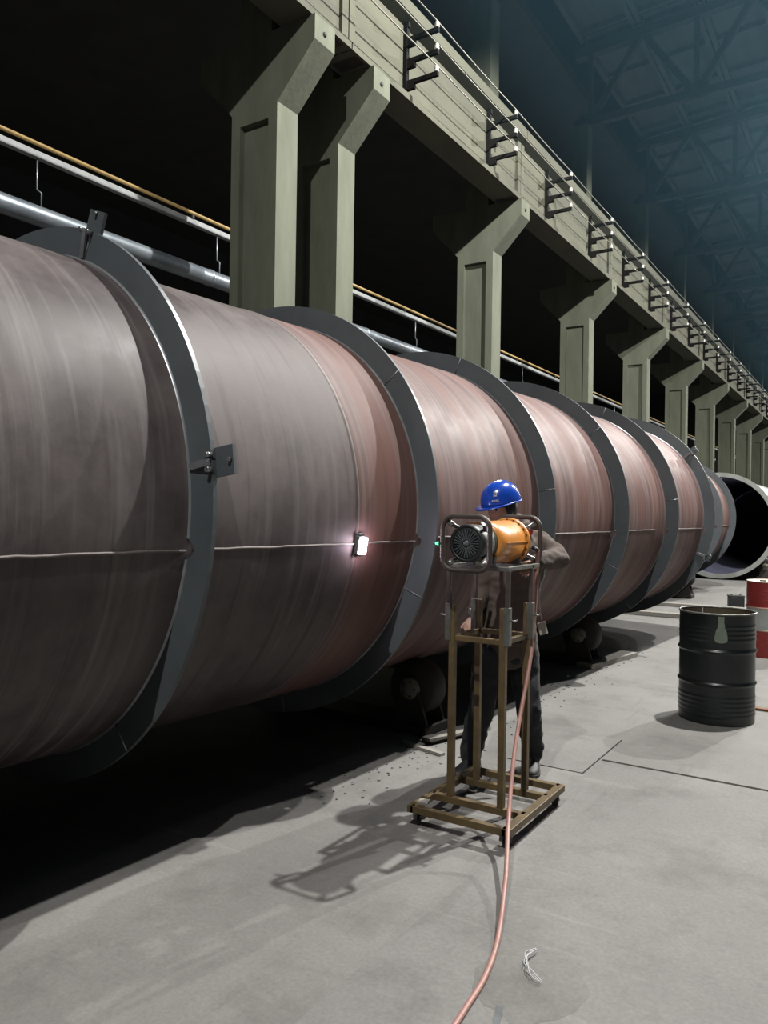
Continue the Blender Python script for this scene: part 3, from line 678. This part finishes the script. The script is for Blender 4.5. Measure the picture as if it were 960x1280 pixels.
# ------------------------------------------------------------------ the operator
def skin_mesh(nodes, edges, ax=None):
    """nodes: (Vector, radius or (rx, ry)); a closed tapered capsule along every edge, rx lying along ax (the body's side); joined() fuses them"""
    ax = ax or rt; b = MB(); n = 16
    for i0, i1 in edges:
        a, c = nodes[i0][0], nodes[i1][0]; ra = nodes[i0][1]; rb = nodes[i1][1]
        ra = ra if isinstance(ra, tuple) else (ra, ra); rb = rb if isinstance(rb, tuple) else (rb, rb)
        d = c - a; L_ = d.length; d = d / L_; x = ax - d * ax.dot(d)
        x = x.normalized() if x.length > .05 else d.orthogonal().normalized(); y = d.cross(x); vs = []; rings = []
        for q in range(5): t = PI / 2 * (1 - q / 4.); rings.append((a - d * min(ra) * math.sin(t), ra, max(.02, math.cos(t))))
        for q in range(1, 6):
            t = q / 6; t2 = t * t * (3 - 2 * t); rings.append((a + d * L_ * t, (ra[0] + (rb[0] - ra[0]) * t2, ra[1] + (rb[1] - ra[1]) * t2), 1.))
        for q in range(5): t = PI / 2 * q / 4.; rings.append((c + d * min(rb) * math.sin(t), rb, max(.02, math.cos(t))))
        for p, r_, k_ in rings:
            for k in range(n):
                an = 2 * PI * k / n; vs.append(p + x * math.cos(an) * r_[0] * k_ + y * math.sin(an) * r_[1] * k_)
        m = len(rings); fs = [(q * n + k, q * n + (k + 1) % n, (q + 1) * n + (k + 1) % n, (q + 1) * n + k) for q in range(m - 1) for k in range(n)]
        b.add(vs, fs + [list(range(n))[::-1], list(range((m - 1) * n, m * n))], True)
    return b.mesh('tmp')
def joined(meshes, voxel=.008, smooth=3):
    bm = bmesh.new()
    for m in meshes: bm.from_mesh(m)
    me = bpy.data.meshes.new('tmp'); bm.to_mesh(me); bm.free(); o = bpy.data.objects.new('tmp', me); C.objects.link(o)
    r = o.modifiers.new('r', 'REMESH'); r.mode = 'VOXEL'; r.voxel_size = voxel; r.use_smooth_shade = True
    if smooth: s_ = o.modifiers.new('m', 'SMOOTH'); s_.iterations = smooth; s_.factor = .5
    dg = bpy.context.evaluated_depsgraph_get(); out = bpy.data.meshes.new_from_object(o.evaluated_get(dg)); bpy.data.objects.remove(o)
    out.polygons.foreach_set('use_smooth', [True] * len(out.polygons)); return out
MAN = thing('person', 'person in blue hard hat, brown jacket and dark trousers, standing behind the orange machine', 'person', (-1.93, 4.45, 0))
O = Vector((-1.93, 4.45, 0))
def J(u, v, f): return at(u, v, f) - O
pel = J(633, 800, 4.78); hl = J(614, 812, 4.76); hr = J(652, 812, 4.82)
kl = J(602, 884, 4.70); al = J(589, 950, 4.84); kr = J(660, 884, 4.76); ar = J(666, 950, 4.90)
waist = J(637, 752, 4.78); chest = J(645, 702, 4.74); nb = J(643, 662, 4.70); hd = J(629, 642, 4.62)
sr = J(671, 678, 4.80); er = J(697, 697, 4.66); wr = J(668, 703, 4.42)
sl_ = J(618, 684, 4.72); el = J(601, 738, 4.74); wl_ = J(592, 772, 4.62)
toel = J(571, 962, 4.70); toer = J(664, 974, 4.72)
for p in (al, ar): p.z = .085
for p in (toel, toer): p.z = .035
face = (rt * -.80 - Vector((fw.x, fw.y, 0)) * .60).normalized(); face.z = -.12; face.normalize()
side = face.cross(Vector((0, 0, 1))).normalized(); top = side.cross(face).normalized()
# ---- head, modelled as a shaped sphere
def head_mesh(c, grow=0.):
    b = MB(); vs = []; fs = []; n, m = 36, 28
    for i in range(m + 1):
        th = PI * i / m
        for k in range(n):
            ph = 2 * PI * k / n; x = math.sin(th) * math.cos(ph); y = math.sin(th) * math.sin(ph); z = math.cos(th)   # x forward, y side
            X, Y, Z = x * .096, y * .076, z * .118
            if z < 0: Y *= 1 + .28 * z; X *= 1 + (.10 if x > 0 else .30) * z
            if x > .2:
                X += .020 * math.exp(-(y / .16) ** 2 - ((z + .15) / .16) ** 2)          # nose
                X += .006 * math.exp(-(y / .30) ** 2 - ((z + .52) / .10) ** 2)          # lips
                X += .008 * math.exp(-(y / .25) ** 2 - ((z + .82) / .12) ** 2)          # chin
                for e in (-.36, .36): X -= .009 * math.exp(-((y - e) / .15) ** 2 - ((z - .06) / .10) ** 2)   # eye sockets
                X += .005 * math.exp(-(y / .6) ** 2 - ((z - .22) / .08) ** 2)           # brow
            vs.append(c + face * X + side * Y + top * Z)
    for i in range(m):
        for k in range(n): fs.append((i * n + k, i * n + (k + 1) % n, (i + 1) * n + (k + 1) % n, (i + 1) * n + k))
    b.add(vs, fs, True)
    for e in (-1, 1):   # ears
        b.lathe([(0, -.006), (.018, -.008), (.026, .0), (.020, .008), (.008, .004), (0, .004)], n=14)
        for q in range(len(b.v) - 14 * 6, len(b.v)):
            p = Vector(b.v[q]); b.v[q] = tuple(c + side * e * (.073 + p.z) + face * (p.x * .62 - .008) + top * (p.y * 1.1 - .008))
    return b.mesh('head')
def hand_nodes(wrist, dirv, palm_n, curl, ln=.085):
    """nodes and edges of a palm with five bent fingers"""
    d = dirv.normalized(); nrm = palm_n - d * palm_n.dot(d); nrm.normalize(); sd = d.cross(nrm)
    nodes = [(wrist, (.027, .022))]; edges = []
    pc = wrist + d * .05; nodes.append((pc, (.038, .016))); edges.append((0, 1)); meshes = [skin_mesh([(wrist - d * .02, (.026, .022)), (wrist + d * .03, (.034, .018)), (wrist + d * .075, (.038, .015)), (wrist + d * .09, (.036, .013))], [(0, 1), (1, 2), (2, 3)], sd)]
    for k, (o, L_) in enumerate(((-.030, .062), (-.010, .074), (.010, .078), (.029, .070))):
        p = wrist + d * .072 + sd * o; v = d.copy(); pts = [(p, .0095)]
        for q, s_ in enumerate((.44, .32, .24)):
            v = (v * math.cos(curl) + nrm * math.sin(curl)); p = p + v * L_ * s_; pts.append((p, .0092 - .0012 * q))
        meshes.append(skin_mesh(pts, [(0, 1), (1, 2), (2, 3)]))
    p = wrist + d * .025 + sd * .022; v = (d * .88 + sd * .5).normalized(); pts = [(p, .012)]
    for s_ in (.035, .030, .024):
        p = p + v * s_; pts.append((p, .0100)); v = (v + nrm * .35 + d * .35).normalized()
    meshes.append(skin_mesh(pts, [(0, 1), (1, 2), (2, 3)])); return meshes
hc = J(628, 637, 4.62)
dl = (wl_ - el).normalized(); dr_ = (wr - er).normalized()
torso = skin_mesh([(pel, (.135, .10)), (waist, (.13, .095)), (chest, (.15, .105)), (nb, (.062, .06)), (hc - top * .05 - face * .02, (.056, .056)),
    (hl, .085), (kl, .056), (al, .031), (hr, .085), (kr, .056), (ar, .031), (sl_, .056), (el, .042), (wl_, .027), (sr, .056), (er, .042), (wr, .027),
    (al.lerp(toel, .45) - Vector((0, 0, .03)), (.020, .012)), (al.lerp(toel, .7) - Vector((0, 0, .022)), (.016, .009)), (ar.lerp(toer, .45) - Vector((0, 0, .03)), (.020, .012)), (ar.lerp(toer, .7) - Vector((0, 0, .022)), (.016, .009))],
    [(0, 1), (1, 2), (2, 3), (3, 4), (0, 5), (5, 6), (6, 7), (0, 8), (8, 9), (9, 10), (2, 11), (11, 12), (12, 13), (2, 14), (14, 15), (15, 16), (7, 17), (17, 18), (10, 19), (19, 20)])
body = joined([torso, head_mesh(hc)] + hand_nodes(wl_, dl, -fw, .35) + hand_nodes(wr, dr_, Vector((0, 0, -1)), .55), .0062, 2)
link(body, 'body', M['skin'], MAN)
# eyes, brows, mouth
for e in (-1, 1):
    p = hc + face * .079 + side * e * .030 + top * .007
    MB().lathe([(0, -.009), (.006, -.007), (.009, 0), (.006, .007), (0, .009)], o=p, n=12).build('eye', M['eye'], MAN)
    MB().tube([hc + face * .084 + side * e * .014 + top * .026, hc + face * .087 + side * e * .030 + top * .031, hc + face * .074 + side * e * .048 + top * .027], .0042, 6).build('eyebrow', M['hair'], MAN)
MB().tube([hc + face * .086 - side * .022 - top * .060, hc + face * .096 - top * .060, hc + face * .086 + side * .022 - top * .060], [.003, .006, .003], 8).build('mouth', M['lip'], MAN)
# hair
hb = MB(); vs = []; fs = []; n, m = 36, 14
for i in range(m + 1):
    for k in range(n):
        ph = 2 * PI * k / n; low = -.52 if math.cos(ph) < -.25 else (-.20 if math.cos(ph) < .35 else .16)
        th = math.acos(max(-1, min(1, 1 - (1 - low) * i / m))); x = math.sin(th) * math.cos(ph); y = math.sin(th) * math.sin(ph); z = math.cos(th)
        g = 1.075 + .02 * math.sin(k * 5.1)
        X, Y, Z = x * .096 * g, y * .076 * g, z * .118 * 1.04
        if z < 0: Y *= 1 + .15 * z; X *= 1 + .12 * z
        vs.append(hc + face * X + side * Y + top * Z)
for i in range(m):
    for k in range(n): fs.append((i * n + k, i * n + (k + 1) % n, (i + 1) * n + (k + 1) % n, (i + 1) * n + k))
hb.add(vs, fs, True).build('hair', M['hair'], MAN)
# helmet: its own tilt (brim down at the front)
ftop = (top + face * .10).normalized(); ff = (face - ftop * face.dot(ftop)).normalized(); fs_ = ff.cross(ftop)
HC = hc + ftop * .044 + ff * .004
def hpt(ph, th, g=0.):
    sp_ = math.sin(th) ** .78 if th > 0 else 0.; x = sp_ * math.cos(ph); y = sp_ * math.sin(ph); z = math.cos(th) ** .92 if th < PI / 2 else math.cos(th)
    return HC + ff * x * (.130 + g) + fs_ * y * (.110 + g) + ftop * (z * (.128 + g))
hm = MB(); vs = []; fs = []; n, m = 48, 14
for i in range(m + 1):
    for k in range(n):
        ph = 2 * PI * k / n; p = hpt(ph, PI / 2 * 1.02 * i / m)
        d = math.sin(ph); rid = .0035 * math.exp(-(d / .16) ** 2) * (1 if i < m - 3 else 0); p += ftop * rid * 1.6
        vs.append(p)
for i in range(m):
    for k in range(n): fs.append((i * n + k, i * n + (k + 1) % n, (i + 1) * n + (k + 1) % n, (i + 1) * n + k))
hm.add(vs, fs, True); he = hm.build('helmet', M['helmet'], MAN)
sm = he.modifiers.new('s', 'SOLIDIFY'); sm.thickness = .004; sm.offset = -1
bm_ = MB(); vs = []; fs = []
for k in range(n):
    ph = 2 * PI * k / n; f_ = max(0, math.cos(ph)); e = .008 + .044 * f_ ** 2.2; r0 = Vector((math.cos(ph), math.sin(ph), 0))
    base = HC + ff * math.cos(ph) * .129 + fs_ * math.sin(ph) * .109; out = (ff * math.cos(ph) + fs_ * math.sin(ph))
    up_ = ftop * (.006 if f_ < .2 else .004)
    vs += [base + up_, base + out * e + up_ * .3 - ftop * (.012 * f_ ** 2), base + out * e - ftop * (.004 + .012 * f_ ** 2), base - ftop * .006]
for k in range(n):
    j = (k + 1) % n
    for q in range(4): fs.append((k * 4 + q, j * 4 + q, j * 4 + (q + 1) % 4, k * 4 + (q + 1) % 4))
bm_.add(vs, fs, True).build('helmet_brim', M['helmet'], he)
# white emblem and line of characters on the helmet front
def hmark(strokes, ph0, th0, sc_, wdt, name):
    b = MB()
    for st in strokes:
        b.tube([hpt(ph0 + x * sc_ / .11, th0 - y * sc_ / .115, .0022) for x, y in st], wdt, 6)
    return b.build(name, M['white'], he)
e8 = [[(.5, .75), (.2, 1), (-.3, 1), (-.55, .7), (-.3, .45), (.3, .45), (.55, .15), (.3, -.1), (-.3, -.1), (-.55, .15)], [(-.6, 1.2), (.6, 1.2)], [(-.6, -.35), (.6, -.35)]]
phm = -.62
hmark(e8, phm, 1.10, .016, .0022, 'helmet_emblem')
for k in range(4):
    x0 = (k - 1.5) * 1.25
    ch = [[[(x0 - .4, .5), (x0 + .4, .5)], [(x0, .6), (x0, -.5)], [(x0 - .45, -.5), (x0 + .45, -.5)]], [[(x0 - .4, .4), (x0 + .4, .4), (x0 + .4, -.5), (x0 - .4, -.5), (x0 - .4, .4)], [(x0 - .4, 0), (x0 + .4, 0)]],
          [[(x0 - .45, .4), (x0 + .45, .4)], [(x0 - .3, .4), (x0 - .4, -.5)], [(x0 + .3, .4), (x0 + .4, -.5)], [(x0 - .3, 0), (x0 + .3, 0)]], [[(x0, .6), (x0, -.6)], [(x0 - .4, .3), (x0 + .4, .3), (x0 + .4, -.2), (x0 - .4, -.2), (x0 - .4, .3)]]][k]
    hmark(ch, phm, 1.36, .0085, .0013, 'helmet_character')
# clothes
col_l = nb + rt * .0
jk = skin_mesh([(pel + Vector((0, 0, .0)), (.180, .135)), (waist, (.172, .128)), (chest, (.185, .135)), (nb - Vector((0, 0, .02)), (.105, .09)), (nb + Vector((0, 0, .02)) - face * .01, (.080, .078)),
    (sl_, .082), (el, .062), (wl_.lerp(el, .10), .044), (sr, .080), (er, .068), (wr.lerp(er, .12), .047)],
    [(0, 1), (1, 2), (2, 3), (3, 4), (2, 5), (5, 6), (6, 7), (2, 8), (8, 9), (9, 10)])
hem = skin_mesh([(pel + Vector((0, 0, .04)), (.188, .138)), (pel - Vector((0, 0, .05)), (.195, .140))], [(0, 1)])
jo = joined([jk, hem], .008, 4)
def wrinkle(me, amp, fr_):
    n = len(me.vertices); co = [0.] * (3 * n); no = [0.] * (3 * n); me.vertices.foreach_get('co', co); me.vertices.foreach_get('normal', no)
    for i in range(n):
        x, y, z = co[3 * i:3 * i + 3]; d = amp * (noise.noise((x * fr_, y * fr_, z * fr_ * 1.6)) + .5 * noise.noise((x * fr_ * 2.3, y * fr_ * 2.3, z * fr_ * 3)))
        for q in range(3): co[3 * i + q] += no[3 * i + q] * d
    me.vertices.foreach_set('co', co); me.update()
wrinkle(jo, .010, 11); link(jo, 'jacket', M['jacket'], MAN)
cl = MB().tube(cat([nb + Vector((0, 0, .042)) + (rt * math.cos(a) * .075 + Vector((fw.x, fw.y, 0)) * math.sin(a) * .075) + Vector((0, 0, .018 * math.sin(a))) for a in [2 * PI * k / 12 for k in range(13)]], 3), .021, 8)
cl.build('collar', M['jacket'], MAN)
MB().bar(nb + rt * .045 - fw * .085 + Vector((0, 0, .0)), nb + rt * .095 - fw * .075 - Vector((0, 0, .02)), .004, .03).build('red_lining', M['redp'], MAN)
tr = skin_mesh([(pel - Vector((0, 0, .02)), (.165, .125)), (hl, .104), (kl, .078), (al + Vector((0, 0, .05)), .072), (al + Vector((0, 0, .005)), (.066, .062)), (hr, .104), (kr, .078), (ar + Vector((0, 0, .05)), .068), (ar + Vector((0, 0, .005)), (.064, .060))],
    [(0, 1), (1, 2), (2, 3), (3, 4), (0, 5), (5, 6), (6, 7), (7, 8)])
to = joined([tr], .009, 2); wrinkle(to, .010, 10); link(to, 'trousers', M['trousers'], MAN)
def shoe(a, t, nm='shoe'):
    d = (t - a); d.z = 0; d.normalize(); s_ = Vector((-d.y, d.x, 0)); b = MB(); so = MB(); vs = []; fs = []; g = Vector((a.x, a.y, 0))
    st = [(-.075, .030, .07), (-.06, .037, .105), (-.02, .041, .115), (.04, .043, .085), (.10, .049, .064), (.15, .047, .054), (.185, .034, .042), (.20, .014, .03)]
    for x, wv, h in st:
        for q in range(9):
            an = PI * q / 8; vs.append(g + d * x + s_ * wv * math.cos(an) + Vector((0, 0, .016 + (h - .016) * math.sin(an) ** .8)))
    for i in range(len(st) - 1):
        for q in range(8): fs.append((i * 9 + q, i * 9 + q + 1, i * 9 + q + 10, i * 9 + q + 9))
    fs += [list(range(9)), list(range((len(st) - 1) * 9, len(st) * 9))[::-1]]
    so_ = b.add(vs, fs, True).build(nm, M['shoe'], MAN)
    vs = []; fs = []
    for x, wv, h in st:
        w2 = wv + .004
        vs += [g + d * x * 1.02 + s_ * w2 + Vector((0, 0, .001)), g + d * x * 1.02 + s_ * w2 + Vector((0, 0, .019)), g + d * x * 1.02 - s_ * w2 + Vector((0, 0, .019)), g + d * x * 1.02 - s_ * w2 + Vector((0, 0, .001))]
    for i in range(len(st) - 1):
        for q in range(4): fs.append((i * 4 + q, i * 4 + (q + 1) % 4, i * 4 + 4 + (q + 1) % 4, i * 4 + 4 + q))
    fs += [(0, 1, 2, 3), tuple(range(len(st) * 4 - 1, len(st) * 4 - 5, -1))]
    so.add(vs, fs).build('sole', M['sole'], so_)
    for x in (.03, .055, .08):
        MB().tube([g + d * x + s_ * .022 + Vector((0, 0, .088 - x * .35)), g + d * (x + .01) + Vector((0, 0, .097 - x * .40)), g + d * x - s_ * .022 + Vector((0, 0, .088 - x * .35))], .003, 5).build('lace', M['sole'], so_)
shoe(al, toel); shoe(ar, toer)
# strap with a pale buckle hanging from the jacket hem
sp = [J(672, 722, 4.60), J(674, 752, 4.61), J(677, 776, 4.62)]
MB().tube(cat(sp, 6), .004, 6).build('strap', M['tagp'], MAN)
MB().bar(J(676, 778, 4.62), J(680, 793, 4.62), .05, .012, tuple(fw)).build('buckle', M['tagp'], MAN, .003)

# ------------------------------------------------------------------ scatter volume added under the roof, standing in mostly for lens veil
hz = MB().box(-5.9, 16.9, -9.0, 77.0, 8.3, 14.0).build('haze', None)
hm_ = bpy.data.materials.new('veil_haze'); hm_.use_nodes = True; nt = hm_.node_tree; nt.nodes.clear()
ou = nt.nodes.new('ShaderNodeOutputMaterial'); vsn = nt.nodes.new('ShaderNodeVolumeScatter')
vsn.inputs['Color'].default_value = (.33, .71, .96, 1); vsn.inputs['Density'].default_value = .0056; vsn.inputs['Anisotropy'].default_value = .2
nt.links.new(vsn.outputs[0], ou.inputs['Volume']); hz.data.materials.append(hm_)
stuff(hz); hz['label'] = 'thin bluish haze volume added under the roof, mostly standing in for lens veil'; hz['category'] = 'haze'
